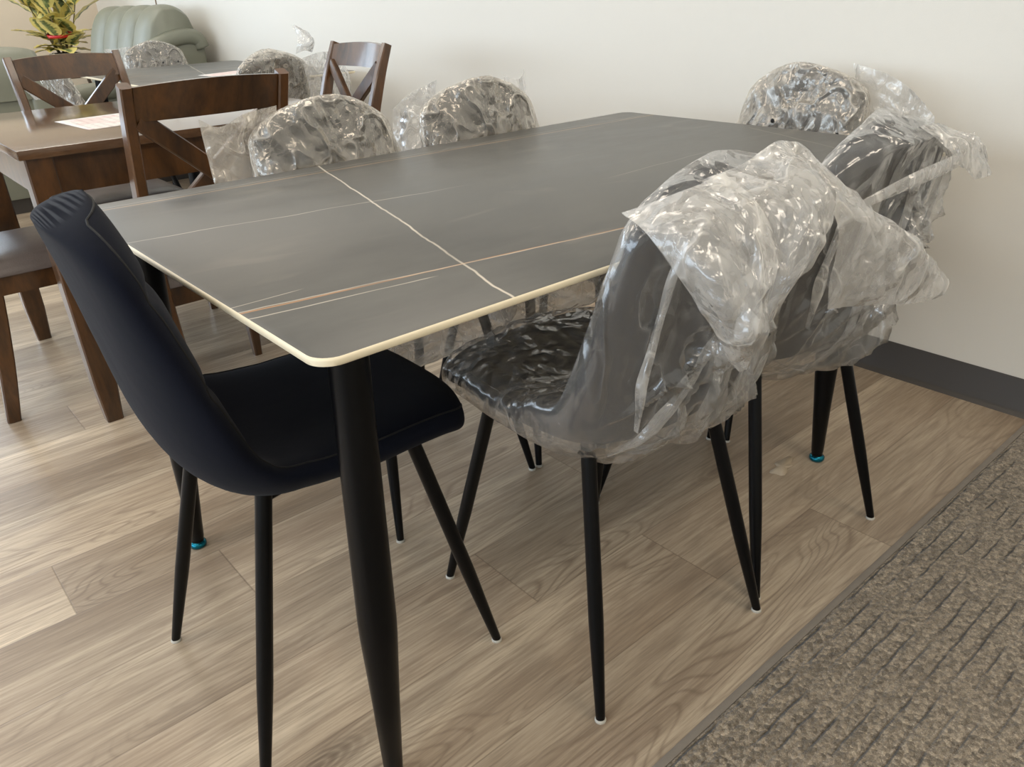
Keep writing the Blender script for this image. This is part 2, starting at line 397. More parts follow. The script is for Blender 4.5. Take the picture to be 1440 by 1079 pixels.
# ------------------------------------------------------------------ room
XW, YL, YR, XF, ZC = 1.9308, 7.5, -3.6, -4.2, 2.85
def build_floor():
    W, O, LEN = .2008, .0095, 1.52
    known = {0: .786, 3: .0725, -1: 1.136}
    V = []; F = []; C = []
    r0, r1 = math.floor((YR-O)/W), math.ceil((YL-O)/W)
    rr = random.Random(3)
    for r in range(r0, r1):
        off = known.get(r, rr.uniform(0, LEN))
        rnd0 = rr.random()
        k0 = math.floor((XF-off)/LEN); k1 = math.ceil((XW-off)/LEN)
        for k in range(k0, k1):
            x0, x1 = off+k*LEN, off+(k+1)*LEN; y0, y1 = O+r*W, O+(r+1)*W
            cx0, cx1 = max(x0, XF), min(x1, XW); cy0, cy1 = max(y0, YR), min(y1, YL)
            if cx1 <= cx0 or cy1 <= cy0: continue
            b = len(V); rnd = rr.random()
            for x, y in ((cx0, cy0), (cx1, cy0), (cx1, cy1), (cx0, cy1)):
                V.append((x, y, 0)); C.append((rnd, (x-x0)/LEN, (y-y0)/W, 1))
            F.append((b, b+1, b+2, b+3))
    me = mesh_from(V, F)
    at = me.color_attributes.new('plank', 'FLOAT_COLOR', 'POINT')
    at.data.foreach_set('color', np.array(C, np.float32).ravel())
    o = struct(link('floor', me, M['floor'], smooth=False)); return o
build_floor()
struct(box('wall_back', (XW, YR-.1, 0), (XW+.1, YL+.1, ZC), M['wall']))
struct(box('ceiling', (XF-.1, YR-.1, ZC), (XW+.1, YL+.1, ZC+.1), M['ceiling']))
struct(box('wall_right', (XF-.1, YR-.1, 0), (XW, YR, ZC), M['wall']))
# far wall: solid beside the corner, storefront glazing further left
struct(box('wall_left', (.55, YL, 0), (XW, YL+.1, ZC), M['wall2']))
struct(box('wall_left', (XF, YL, 0), (.55, YL+.1, .35), M['wall2']))
struct(box('wall_left', (XF, YL, 2.65), (.55, YL+.1, ZC), M['wall2']))
struct(box('wall_front', (XF-.1, YR, 0), (XF, YL+.1, .35), M['wall2']))
struct(box('wall_front', (XF-.1, YR, 2.65), (XF, YL+.1, ZC), M['wall2']))
struct(box('wall_front', (XF-.1, YR, .35), (XF, YR+1.2, 2.65), M['wall2']))
def window(n, axis, a0, a1, pos, bays):
    root = bpy.data.objects.new('window_%d' % n, None); COL.objects.link(root); root['kind'] = 'structure'
    for i in range(bays+1):
        a = a0+(a1-a0)*i/bays
        lo, hi = ((a-.035, pos, .35), (a+.035, pos+.1, 2.65)) if axis == 'x' else ((pos-.1, a-.035, .35), (pos, a+.035, 2.65))
        box('mullion', lo, hi, M['frame'], root)
    for z0, z1 in ((.35, .42), (2.58, 2.65)):
        lo, hi = ((a0, pos, z0), (a1, pos+.1, z1)) if axis == 'x' else ((pos-.1, a0, z0), (pos, a1, z1))
        box('window_frame', lo, hi, M['frame'], root)
    lo, hi = ((a0, pos+.045, .42), (a1, pos+.053, 2.58)) if axis == 'x' else ((pos-.053, a0, .42), (pos-.045, a1, 2.58))
    box('window_glass', lo, hi, M['glass'], root)
def mk_glass():
    m, nt, out = mat('window_glass')
    tr = N(nt, 'BsdfTransparent'); gl = N(nt, 'BsdfGlossy'); gl.inputs['Roughness'].default_value = .02
    mx = N(nt, 'MixShader'); mx.inputs[0].default_value = .07; L(nt, tr.outputs[0], mx.inputs[1]); L(nt, gl.outputs[0], mx.inputs[2])
    L(nt, mx.outputs[0], out.inputs[0]); return m
M['glass'] = mk_glass()
window(1, 'x', XF+.05, .5, YL, 4)
window(2, 'y', YR+1.25, YL-.05, XF, 7)
BH = .1024
def baseboard(name, lo, hi): return struct(box(name, lo, hi, M['rubber'], bev=.003))
o = prism([(0, 0), (-.022, 0), (-.014, .006), (-.006, .014), (-.0045, BH-.004), (-.002, BH), (0, BH)], YR, YL, 0, 'baseboard_back', M['rubber'], None, 'y')
for v in o.data.vertices: v.co.x += XW
struct(o)
baseboard('baseboard_left', (.55, YL-.006, 0), (XW-.006, YL, BH))

# carpet with bound edge and real ribs
CY = -.1791
def build_carpet():
    nx, x0, x1 = 24, XF+.02, XW-.024
    ys = [CY-.015]
    y = CY-.015
    while y > YR+.03: y -= .0078; ys.append(y)
    V = []; F = []
    for j, y in enumerate(ys):
        k = j % 4; z = .0095 if k else .0075
        if j == 0: z = .004
        for i in range(nx+1): V.append((x0+(x1-x0)*i/nx, y, z))
        if j:
            for i in range(nx): a = (j-1)*(nx+1)+i; F.append((a, a+1, a+nx+2, a+nx+1))
    me = mesh_from(V, F); me.flip_normals() if me.polygons[0].normal.z < 0 else None
    o = tag(link('carpet_mat', me, M['carpet']), 'brown ribbed carpet mat with bound edge covering the floor at lower right', 'carpet')
    b = prism([(CY, 0), (CY-.002, .005), (CY-.008, .0075), (CY-.016, .007), (CY-.016, 0)], x0, x1, 0, 'edge_binding', M['binding'], o, 'x')
    b['label'] = 'narrow grey-brown bound edge'
    return o
build_carpet()
# thin brown cord hanging on the wall above the sofa
o = tube_obj('hanging_cord', [(XW-.004, 5.96, 2.0), (XW-.004, 5.97, 1.5), (XW-.004, 5.955, 1.03)], .004, M['cord'], None, 8)
tag(o, 'thin brown cord hanging down the white wall above the sage sofa', 'cord')

# ------------------------------------------------------------------ stone-top dining table
def rrect(x0, y0, x1, y1, r, n=8):
    out = []
    for cx, cy, a0 in ((x1-r, y1-r, 0), (x0+r, y1-r, PI/2), (x0+r, y0+r, PI), (x1-r, y0+r, 1.5*PI)):
        for k in range(n+1): a = a0+PI/2*k/n; out.append((cx+r*math.cos(a), cy+r*math.sin(a)))
    return out
def table_leg(parent, top, foot, lean=None):
    T = Vector(top); B = Vector(foot); ax = (T-B)
    P = lambda f: B+ax*f
    H = [0, .012, .014, .20, .345, .36, .40, .7, 1.0]
    R = [.0135, .0135, .0145, .0205, .0262, .0268, .0275, .0265, .0255]
    leg = tube_obj('leg', [P(.02+.98*h) for h in H], R, M['black'], parent, 28)
    V, F = tube([B+Vector((0, 0, z)) for z in (0, .004, .010, .014, .017)], [.0155, .0185, .0185, .0150, .009], 24)
    g = link('foot_glide', mesh_from(V, F), M['teal'], leg); g['label'] = 'shiny teal foot glide'
    fl = tube_obj('mounting_plate', [T+Vector((0, 0, -.006)), T+Vector((0, 0, 0))], [.042, .042], M['black'], leg, 24)
    return leg
def stone_table(label, loc, Lx, Ly, rz, legs, group=None):
    root = thing('dining_table', label, 'table', loc, rz, group)
    ot = rrect(0, 0, Lx, Ly, .028)
    n = len(ot); V = []; F = []
    Z = .75; T = .0105
    c = (Lx/2, Ly/2)
    def ring(ins, z):
        for x, y in ot:
            d = Vector((c[0]-x, c[1]-y)); sx = ins*(1 if x < c[0] else -1); sy = ins*(1 if y < c[1] else -1)
            V.append((x+sx, y+sy, z))
    ring(.0022, Z); ring(.0004, Z-.0016); ring(0, Z-.003); ring(0, Z-T+.002); ring(.003, Z-T)
    F.append(tuple(range(n)))
    for k in range(4):
        for i in range(n): a = k*n+i; b = k*n+(i+1) % n; F.append((a, a+n, b+n, b))
    F.append(tuple(reversed(range(4*n, 5*n))))
    me = mesh_from(V, F); o = link('tabletop', me, None, root, mats=[M['stone'], M['edge']])
    for p in me.polygons: p.material_index = 0 if p.index == 0 else 1
    sharpen(me, 60)
    fr = []
    for (x0, y0, x1, y1) in ((.16, .16, Lx-.16, .19), (.16, Ly-.19, Lx-.16, Ly-.16), (.16, .19, .19, Ly-.19), (Lx-.19, .19, Lx-.16, Ly-.19)):
        bm = bmesh.new(); bmesh.ops.create_cube(bm, size=1)
        V2 = [(x0 if v.co.x < 0 else x1, y0 if v.co.y < 0 else y1, Z-T-.026 if v.co.z < 0 else Z-T) for v in bm.verts]
        F2 = [tuple(v.index for v in f.verts) for f in bm.faces]; bm.free(); fr.append((V2, F2))
    link('under_frame', mesh_from(*merge(*fr)), M['black'], root, smooth=False)
    for top, foot in legs: table_leg(root, (top[0], top[1], Z-T), (foot[0], foot[1], 0))
    return root
TL, TW = 1.5249, .9437
legs1 = [((.096, .119), (.049, .074)), ((.085, TW-.115), (.045, TW-.083)), ((TL-.20, .14), (TL-.19, .108)), ((TL-.20, TW-.13), (TL-.19, TW-.09))]
stone_table('grey stone-topped dining table with fine veins and black tapered legs, nearest the camera', (0, 0, 0), TL, TW, 0, legs1)

# ------------------------------------------------------------------ moulded upholstered chair
PROF = [(.236, .474), (.231, .494), (.20, .507), (.12, .505), (.02, .496), (-.06, .488), (-.112, .494), (-.148, .522), (-.170, .575), (-.190, .67), (-.209, .765), (-.229, .837), (-.242, .868)]
NV, NU = 96, 33
prof = catmull(PROF, 400)
dl = np.r_[0, np.cumsum(np.linalg.norm(np.diff(prof, axis=0), axis=1))]; PLEN = dl[-1]
def prof_at(s):
    s = min(max(s, 0), 1)*PLEN
    y = np.interp(s, dl, prof[:, 0]); z = np.interp(s, dl, prof[:, 1]); return y, z
def frame_at(s):
    a = np.array(prof_at(max(s-.012, 0))); b = np.array(prof_at(min(s+.012, 1))); t = b-a; t /= np.linalg.norm(t)
    return np.array(prof_at(s)), t, np.array((-t[1], t[0]))*-1      # normal towards the sitter
def halfw(s):
    W = np.interp(s, [0, .1, .25, .42, .5, .62, .78, .9, 1], [.188, .198, .203, .204, .204, .201, .187, .172, .160])
    e0 = max(0, 1-s/.10); e1 = max(0, 1-(1-s)/.10)
    return W*(max(0, 1-e0**2.6))**(1/2.6)*(max(0, 1-e1**2.4))**(1/2.4)
def wing(s): return float(np.interp(s, [0, .12, .3, .42, .52, .7, .85, 1], [-.012, .004, .02, .042, .046, .026, .012, .004]))
def thick(s): return float(np.interp(s, [0, .08, .3, .45, .6, .85, 1], [.05, .062, .064, .058, .052, .042, .034]))
def smooth(x, a, b):
    t = min(max((x-a)/(b-a), 0), 1); return t*t*(3-2*t)
def s_at_z(z):
    for i in range(999, 0, -1):
        if prof_at(i/1000)[1] < z: return i/1000
GR1, GR2 = s_at_z(.645), s_at_z(.775)
def shell_point(s, u, side, grow=0., gt=0., tuft=True):
    """side +1 sitter's face, -1 back face; grow widens, gt thickens"""
    p, t, n = frame_at(s)
    w = halfw(s)+grow
    T = thick(s)
    edge = max(0, 1-abs(u)**5)**.5
    k = wing(s)*abs(u)**2.4
    if side > 0:
        puff = .028*smooth(s, .5, .62)*(1-abs(u)**2.2)
        for q in (GR1, GR2) if tuft else (): puff -= .013*math.exp(-((s-q)/.016)**2)*smooth(s, .5, .62)*(1-abs(u)**4)
        off = k - T*.5*(1-edge) + .006*edge + puff
    else: off = k - T*.5 - T*.5*edge
    off += side*gt
    return Vector((u*w, p[0]+n[0]*off, p[1]+n[1]*off))
SS = [.5-.5*math.cos(PI*(i/(NV-1))) for i in range(NV)]
SS = [.55*a+.45*(i/(NV-1)) for i, a in enumerate(SS)]
UU = [math.sin(PI/2*(-1+2*j/(NU-1))) for j in range(NU)]
def closed_shell(fn, nv=NV, nu=NU, ss=SS, uu=UU):
    V = []; F = []
    for s in ss:
        for u in uu: V.append(fn(s, u, 1))
    b = len(V)
    for s in ss:
        for u in uu: V.append(fn(s, u, -1))
    for i in range(nv-1):
        for j in range(nu-1):
            a = i*nu+j
            F.append((a, a+1, a+nu+1, a+nu)); F.append((b+a, b+a+nu, b+a+nu+1, b+a+1))
    for i in range(nv-1):
        for j in (0, nu-1):
            a = i*nu+j
            F.append((a, a+nu, b+a+nu, b+a) if j == 0 else (a, b+a, b+a+nu, a+nu))
    for j in range(nu-1):
        F.append((j, b+j, b+j+1, j+1)); a = (nv-1)*nu+j; F.append((a, a+1, b+a+1, b+a))
    return V, F
def fix_normals(me):
    bm = bmesh.new(); bm.from_mesh(me); bmesh.ops.recalc_face_normals(bm, faces=bm.faces); bm.to_mesh(me); bm.free()
CH = {}
def chair_meshes():
    V, F = closed_shell(lambda s, u, sd: shell_point(s, u, sd))
    me = mesh_from(V, F); bm = bmesh.new(); bm.from_mesh(me)
    bmesh.ops.remove_doubles(bm, verts=bm.verts, dist=.0006); bmesh.ops.recalc_face_normals(bm, faces=bm.faces); bm.to_mesh(me); bm.free()
    me.polygons.foreach_set('use_smooth', [True]*len(me.polygons)); me.materials.append(M['fabric']); CH['shell'] = me
    # seam piping just inside the front rim, running right round
    pts = []
    for s in np.linspace(.03, .985, 70): pts.append(shell_point(s, .93, 1))
    pts += [shell_point(.988, u, 1) for u in np.linspace(.9, -.9, 14)]
    for s in np.linspace(.985, .03, 70): pts.append(shell_point(s, -.93, 1))
    me = mesh_from(*tube(pts, .0016, 6)); me.materials.append(M['seamth']); CH['seam'] = me
    # legs
    for i, (sx, sy) in enumerate(((-1, 1), (1, 1), (-1, -1), (1, -1))):
        T = Vector((sx*.135, .125 if sy > 0 else -.115, .468 if sy > 0 else .466)); B = Vector((sx*.203, sy*.228, .004))
        ax = T-B
        me = mesh_from(*tube([B+ax*f for f in (0, .02, .30, .36, .6, 1)], [.0078, .0082, .0118, .0124, .0124, .0122], 20)); me.materials.append(M['black'])
        me.polygons.foreach_set('use_smooth', [True]*len(me.polygons)); sharpen(me, 50); CH['leg%d' % i] = me
        me = mesh_from(*tube([B+Vector((0, 0, -.004)), B+Vector((0, 0, -.001)), B+Vector((0, 0, .001))], [.0096, .0096, .0080], 16)); me.materials.append(M['cap']); CH['cap%d' % i] = me
    # steel spider frame under the seat
    parts = []
    for sx in (-1, 1):
        parts.append(tube([(sx*.125, .12, .452), (sx*.11, .0, .448), (sx*.125, -.11, .444)], .008, 10))
    for y in (.125, -.115): parts.append(tube([(-.125, y, .447), (.125, y, .447)], .008, 10))
    me = mesh_from(*merge(*parts)); me.materials.append(M['black']); me.polygons.foreach_set('use_smooth', [True]*len(me.polygons)); CH['frame'] = me
chair_meshes()
def add(name, me, parent):
    o = bpy.data.objects.new(name, me); COL.objects.link(o); o.parent = parent; return o
def shell_chair(label, loc, rz, group):
    r = thing('dining_chair', label, 'chair', (loc[0], loc[1], 0), rz, group)
    sh = add('upholstered_seat', CH['shell'], r); add('seam', CH['seam'], sh)
    for i in range(4):
        l = add('leg', CH['leg%d' % i], r); c = add('foot_cap', CH['cap%d' % i], l)
    add('seat_frame', CH['frame'], r)
    return r

# ------------------------------------------------------------------ polythene bags
def tri(x):
    x = x-math.floor(x); return abs(2*x-1)
_cr = {}
def crumple(p, seed, amp=1., fine=1.):
    """sharp straight creases bounding flat facets, like crushed film"""
    key = round(seed, 2)
    if key not in _cr:
        rr = random.Random(int(seed*1000)); T = []
        for k in range(9):
            d = Vector((rr.gauss(0, 1), rr.gauss(0, 1), rr.gauss(0, 1))).normalized()
            f = (5, 7, 9, 12, 15, 19, 25, 32, 40)[k]; T.append((d*f, rr.random(), .8*(5/f)**.62, Vector((rr.uniform(-9, 9), rr.uniform(-9, 9), rr.uniform(-9, 9)))))
        _cr[key] = T
    q = Vector(p); o = 0
    w = noise.noise(q*6+Vector((seed, 0, seed)))*.05
    for k, (d, ph, a, off) in enumerate(_cr[key]):
        m = noise.noise(q*(4+k*.8)+off)*1.5+.35
        if m <= 0: continue
        o += a*min(m, 1)*(tri(d.dot(q)+ph+w*d.length*.25)-.3)*(1 if k < 4 else fine)
    return max(-.25, o)*amp
def ridges(seed, n, amp, wid, top=(.93, .1)):
    """long tight folds fanning out from the gathered mouth of the bag"""
    rr = random.Random(seed); ls = []
    for k in range(n):
        u0 = top[1]+rr.uniform(-.5, .5); s0 = top[0]-rr.uniform(0, .12)
        u1 = rr.uniform(-.95, .95); s1 = rr.uniform(.36, .62)
        ls.append(((u0*.21, s0*PLEN), (u1*.21, s1*PLEN), amp*rr.uniform(.5, 1), wid*rr.uniform(.6, 1.4), rr.uniform(-.04, .04)))
    def f(s, u, p):
        x, y = u*.21, s*PLEN; o = 0
        for (ax, ay), (bx, by), am, wd, bow in ls:
            dx, dy = bx-ax, by-ay; l2 = dx*dx+dy*dy; t = ((x-ax)*dx+(y-ay)*dy)/l2
            if t < -.1 or t > 1.1: continue
            d = abs(((x-ax)*dy-(y-ay)*dx)/math.sqrt(l2)+bow*math.sin(PI*min(max(t, 0), 1)))
            o += am*max(0, 1-d/wd)**1.6*max(0, min(1, (t+.1)*5))*max(0, min(1, (1.1-t)*3))
        return o
    return f
def bag_shell(seed, slack=1., amp=.014, folds=None, back_amp=None, sag=.02):
    nv, nu = 170, 81
    ss = [i/(nv-1) for i in range(nv)]; uu = [math.sin(PI/2*(-1+2*j/(nu-1)))*.5+.5*(-1+2*j/(nu-1)) for j in range(nu)]
    if back_amp is None: back_amp = amp
    def fn(s, u, side):
        # the film bridges the crook between seat and back a little and sags below the seat
        sl = (0.004 + .020*math.exp(-((s-.44)/.09)**2)) if side > 0 else (.006 + slack*(.012*math.exp(-((s-.46)/.13)**2) + .004*max(0, math.sin(PI*min(1, s/.5)))) + sag*max(0, math.sin(PI*min(1, max(0, s-.02)/.5)))**.7)
        sa = .003+.994*s
        p = shell_point(sa, u, side, .004+.004*slack, sl+.002, False)
        c = crumple((p.x, p.y, p.z*.8), seed+(0 if side > 0 else 20), amp if side > 0 else back_amp)
        if folds and side < 0: c += folds(s, u, p)
        _, t, n = frame_at(sa)
        d = Vector((0, n[0], n[1]))*side
        d = (d*(1-abs(u)**4) + Vector((math.copysign(.35, u), 0, 0))*abs(u)**4)
        ext = (s-.97)/.03 if s > .97 else 0
        return p + d*c + Vector((0, t[0], t[1]))*.004*ext
    return closed_shell(fn, nv, nu, ss, uu)
def sheet(rows, nu, nv, seed, amp=.012, gap=.004):
    """loose double layer of film lofted through rows of control points, then crumpled"""
    R = [catmull(r, nu) for r in rows]
    G = np.array([catmull([R[k][i] for k in range(len(rows))], nv) for i in range(nu)])   # nu x nv x 3
    V = []; F = []
    for lay in (0, 1):
        b0 = len(V)
        for i in range(nu):
            for j in range(nv):
                a = G[min(i+1, nu-1), j]-G[max(i-1, 0), j]; b = G[i, min(j+1, nv-1)]-G[i, max(j-1, 0)]
                n = np.cross(a, b); ln = np.linalg.norm(n); n = n/ln if ln > 1e-9 else n*0
                p = G[i, j]; e = min(1, 4*min(i, nu-1-i)/nu, 4*min(j, nv-1-j)/nv)
                c = (crumple(p, seed+lay*.37, amp)-amp*.35)*(.3+.7*e)+(gap if lay else -gap)*e
                V.append(tuple(p+n*c))
        for i in range(nu-1):
            for j in range(nv-1): a = b0+i*nv+j; F.append((a, a+1, a+nv+1, a+nv))
    return V, F
def strip(path, w, n=40, lift=.016):
    """rows for a flattened multi-layer fold lying along the back of the bag; path of (s, u)"""
    P = catmull([(s_, u_, 0) for s_, u_ in path], 7); rows = []
    for k in range(7):
        s_, u_, _ = P[k]; row = []
        d = P[min(k+1, 6)]-P[max(k-1, 0)]; dx, dy = d[1]*.19, d[0]*PLEN; ln = math.hypot(dx, dy); ax, ay = -dy/ln, dx/ln
        for q in (-1, 0, 1):
            ww = w*(.6+.4*math.sin(k*1.9))*q
            row.append(tuple(shell_point(min(.985, max(.02, s_+ay*ww/PLEN)), max(-.97, min(.97, u_+ax*ww/.19)), -1, .004, lift+(.006 if q == 0 else 0), False)))
        rows.append(row)
    return (rows, 14, n, .006)
def bag(chair, seed, m='film', slack=1., amp=.012, sheets=(), dots=(), folds=None, back_amp=None, ms='milky', sag=.02):
    me = mesh_from(*bag_shell(seed, slack, amp, folds, back_amp, sag))
    o = link('plastic_bag', me, M[m], chair)
    if m == 'film2':                                    # smoother film under the seat than over the back
        me.materials.append(M['film3'])
        for pl_ in me.polygons:
            c_ = pl_.center
            if c_.z < .62 and c_.y > -.19: pl_.material_index = 1
    o['label'] = 'clear crinkled plastic bag'
    for k, (r, nu, nv, a) in enumerate(sheets):
        q = link('bag_flap', mesh_from(*sheet(r, nu, nv, seed+3.1*k, a)), M[ms], o); q['label'] = 'loose milky flap of the bag'
    for s, u, side in dots:
        p = shell_point(s, u, side, .01, .022); _, t, n = frame_at(s)
        nn = Vector((0, n[0], n[1]))*side
        h = link('vent_hole', mesh_from(*tube([p-nn*.001, p+nn*.0012], [.0055, .0055], 14)), M['seamth'], o); h['label'] = 'round black vent hole'
    return o

G1 = 'upholstered chairs around the stone-topped tables'
WR = 'in clear plastic'
cb = shell_chair('unwrapped black upholstered chair at the near end of the grey stone table', (.127, .396), -PI/2-.02, G1)
r1 = shell_chair('plastic-wrapped black chair beside the unwrapped chair, bag flaps drooping over its back', (.580, .148), -.07, G1)
r2 = shell_chair('plastic-wrapped black chair on the carpet side of the grey table, nearer the baseboard', (1.011, .14), -.065, G1)
l1 = shell_chair('wrapped black chair on the far side of the grey table, nearer the wooden table', (.580, .794), PI+.03, G1)
l2 = shell_chair('wrapped black chair on the far side of the grey table, nearer the white wall', (1.022, .794), PI-.03, G1)
ce = shell_chair('wrapped black chair at the head of the grey table against the white wall', (1.492, .50), PI/2-.08, G1)

# R1: bunched mouth of the bag falls over the back in two milky flaps (chair-local: x right, -y towards the room)
r1_sheets = [
 ([[(-.175, -.215, .838), (-.15, -.25, .855), (-.11, -.27, .868), (-.06, -.27, .875)],
   [(-.195, -.275, .83), (-.17, -.325, .83), (-.12, -.335, .835), (-.065, -.33, .845)],
   [(-.185, -.32, .785), (-.17, -.375, .775), (-.12, -.385, .775), (-.07, -.365, .79)],
   [(-.135, -.345, .70), (-.12, -.365, .69), (-.105, -.37, .685), (-.085, -.36, .70)],
   [(-.095, -.335, .655), (-.092, -.345, .648), (-.088, -.345, .648), (-.084, -.34, .656)]], 70, 70, .018),
 ([[(-.08, -.255, .868), (-.02, -.265, .880), (.04, -.265, .898), (.09, -.25, .892)],
   [(-.085, -.315, .85), (-.02, -.335, .855), (.04, -.335, .85), (.10, -.31, .84)],
   [(-.08, -.34, .80), (-.045, -.375, .79), (.0, -.37, .80), (.06, -.34, .80)],
   [(-.085, -.33, .72), (-.06, -.355, .715), (-.03, -.35, .73), (.01, -.33, .74)],
   [(-.09, -.325, .66), (-.075, -.335, .66), (-.06, -.33, .67), (-.04, -.32, .69)]], 70, 60, .018),
 ([[(.06, -.25, .893), (.095, -.265, .890), (.14, -.255, .845), (.18, -.235, .80)],
   [(.075, -.31, .84), (.12, -.325, .83), (.18, -.335, .80), (.25, -.33, .745)],
   [(.10, -.335, .79), (.15, -.36, .78), (.23, -.38, .745), (.30, -.375, .70)],
   [(.115, -.325, .71), (.18, -.35, .70), (.27, -.385, .68), (.335, -.385, .675)],
   [(.13, -.32, .665), (.19, -.335, .66), (.26, -.375, .655), (.33, -.385, .655)]], 80, 70, .016),
]
r1_sheets += [strip(p_, w_) for p_, w_ in (
    ([(.93, -.70), (.80, -.72), (.66, -.70), (.56, -.62)], .008), ([(.72, -.08), (.66, -.25), (.58, -.45), (.50, -.66)], .013),
    ([(.70, .02), (.60, .0), (.50, .06)], .014), ([(.93, .26), (.80, .22), (.66, .10), (.55, .12)], .010),
    ([(.86, .62), (.72, .55), (.60, .36), (.50, .30)], .012), ([(.62, .75), (.54, .55), (.47, .2)], .010), ([(.60, -.30), (.53, -.2), (.46, -.25)], .006))]
bag(r1, 1.3, 'film', 1.0, .012, r1_sheets, [(.66, .10, -1)], ridges(3, 18, .024, .014, (.9, .0)), .006, sag=.0)
r2_sheets = [
 ([[(.03, -.255, .865), (.08, -.26, .863), (.13, -.255, .85), (.20, -.245, .835)],
   [(.04, -.30, .835), (.10, -.305, .835), (.16, -.295, .822), (.235, -.265, .82)],
   [(.10, -.325, .78), (.14, -.33, .78), (.18, -.315, .775), (.21, -.29, .775)]], 50, 40, .02),
 ([[(.07, -.25, .85), (.11, -.255, .83), (.17, -.255, .81), (.215, -.26, .835)],
   [(.10, -.29, .80), (.13, -.295, .79), (.17, -.285, .79), (.20, -.27, .80)]], 30, 24, .014),
 ([[(-.18, -.29, .785), (-.08, -.312, .815), (.02, -.32, .828), (.09, -.31, .83)],
   [(-.18, -.292, .773), (-.08, -.314, .793), (.02, -.322, .805), (.09, -.312, .808)]], 50, 8, .004),
]
r2_sheets += [strip(p_, w_) for p_, w_ in (
    ([(.95, .15), (.82, .12), (.68, .02), (.55, .05)], .012), ([(.90, -.45), (.78, -.5), (.64, -.56)], .010), ([(.90, -.8), (.76, -.8), (.6, -.7)], .008),
    ([(.90, .62), (.74, .58), (.58, .40), (.50, .3)], .012), ([(.80, -.15), (.66, -.2), (.52, -.1)], .008), ([(.66, .8), (.56, .7), (.48, .4)], .012))]
bag(r2, 5.1, 'film', 1.1, .012, r2_sheets, (), ridges(8, 18, .024, .014, (.93, .4)), .006, sag=.0)
# L1 / L2 / end chair: loose side of the bag stands out beside the back
l1_sheets = [
 ([[(.10, -.235, .875), (.10, -.265, .80), (.12, -.24, .70), (.14, -.21, .60)],
   [(.17, -.245, .865), (.19, -.262, .80), (.20, -.245, .70), (.20, -.21, .60)],
   [(.23, -.25, .845), (.25, -.262, .78), (.25, -.25, .70), (.24, -.22, .60)],
   [(.272, -.25, .865), (.265, -.262, .80), (.262, -.255, .72), (.25, -.23, .62)]], 60, 60, .018)]
bag(l1, 11.7, 'film2', 1.0, .013, l1_sheets, [(.80, -.28, 1), (.74, .55, 1)], sag=.10, ms='film2')
l2_sheets = [
 ([[(.10, -.262, .885), (.11, -.27, .80), (.12, -.25, .70), (.14, -.22, .58)],
   [(.16, -.298, .855), (.17, -.302, .79), (.18, -.29, .69), (.19, -.28, .58)],
   [(.195, -.332, .82), (.20, -.335, .76), (.205, -.325, .68), (.205, -.31, .58)]], 50, 60, .016),
 ([[(-.13, -.275, .875), (-.13, -.272, .83), (-.15, -.26, .74)],
   [(-.19, -.285, .86), (-.19, -.282, .82), (-.20, -.27, .74)],
   [(-.215, -.29, .885), (-.215, -.285, .82), (-.215, -.272, .74)]], 30, 30, .014)]
bag(l2, 17.9, 'film2', 1.0, .013, l2_sheets, [(.78, .35, 1), (.80, -.25, 1)], sag=.10)
ce_sheets = [([[(-x, y, z) for x, y, z in row] for row in rows], a, b, c) for rows, a, b, c in [
 ([[(.10, -.268, .885), (.12, -.27, .80), (.13, -.25, .68), (.14, -.22, .55)],
   [(.19, -.272, .865), (.20, -.272, .78), (.20, -.25, .68), (.20, -.22, .55)],
   [(.26, -.276, .83), (.27, -.27, .76), (.27, -.25, .66), (.25, -.22, .55)],
   [(.33, -.272, .775), (.335, -.27, .73), (.32, -.25, .64), (.28, -.22, .55)]], 60, 60, .016)]]
bag(ce, 23.3, 'film2', 1.0, .015, ce_sheets, [(.82, .2, 1), (.80, -.78, 1)])

# ------------------------------------------------------------------ square wooden dining table with X-back chairs
WX0, WX1, WY0, WY1, WZ = .045, .985, 1.585, 2.52, .775
wt = thing('wooden_table', 'square brown wooden dining table with a printed sheet lying on top', 'table', (WX0, WY0, 0))
WL, WD = WX1-WX0, WY1-WY0
o = box('tabletop', (0, 0, WZ-.024), (WL, WD, WZ), M['woodtop'], wt, .004)
def apron(parent, x0, y0, x1, y1, z0, z1, t, m):
    parts = []
    for a in ((x0, y0, x1, y0+t), (x0, y1-t, x1, y1), (x0, y0, x0+t, y1), (x1-t, y0, x1, y1)):
        bm = bmesh.new(); bmesh.ops.create_cube(bm, size=1)
        V2 = [(a[0] if v.co.x < 0 else a[2], a[1] if v.co.y < 0 else a[3], z0 if v.co.z < 0 else z1) for v in bm.verts]
        F2 = [tuple(v.index for v in f.verts) for f in bm.faces]; bm.free(); parts.append((V2, F2))
    return link('apron', mesh_from(*merge(*parts)), m, parent, smooth=False)
apron(wt, .025, .025, WL-.025, WD-.025, WZ-.12, WZ-.024, .022, M['wood'])
for x in (.012, WL-.012-.066):
    for y in (.012, WD-.012-.066):
        cx, cy = x+.033, y+.033; ix = .010 if x < .3 else -.010; iy = .010 if y < .3 else -.010
        sweep_rect([(cx, cy, 0), (cx, cy, .06), (cx, cy, .12), (cx, cy, .4), (cx, cy, WZ-.024)], [.044, .052, .060, .066, .066], [.044, .052, .060, .066, .066], 'leg', M['wood'], wt)

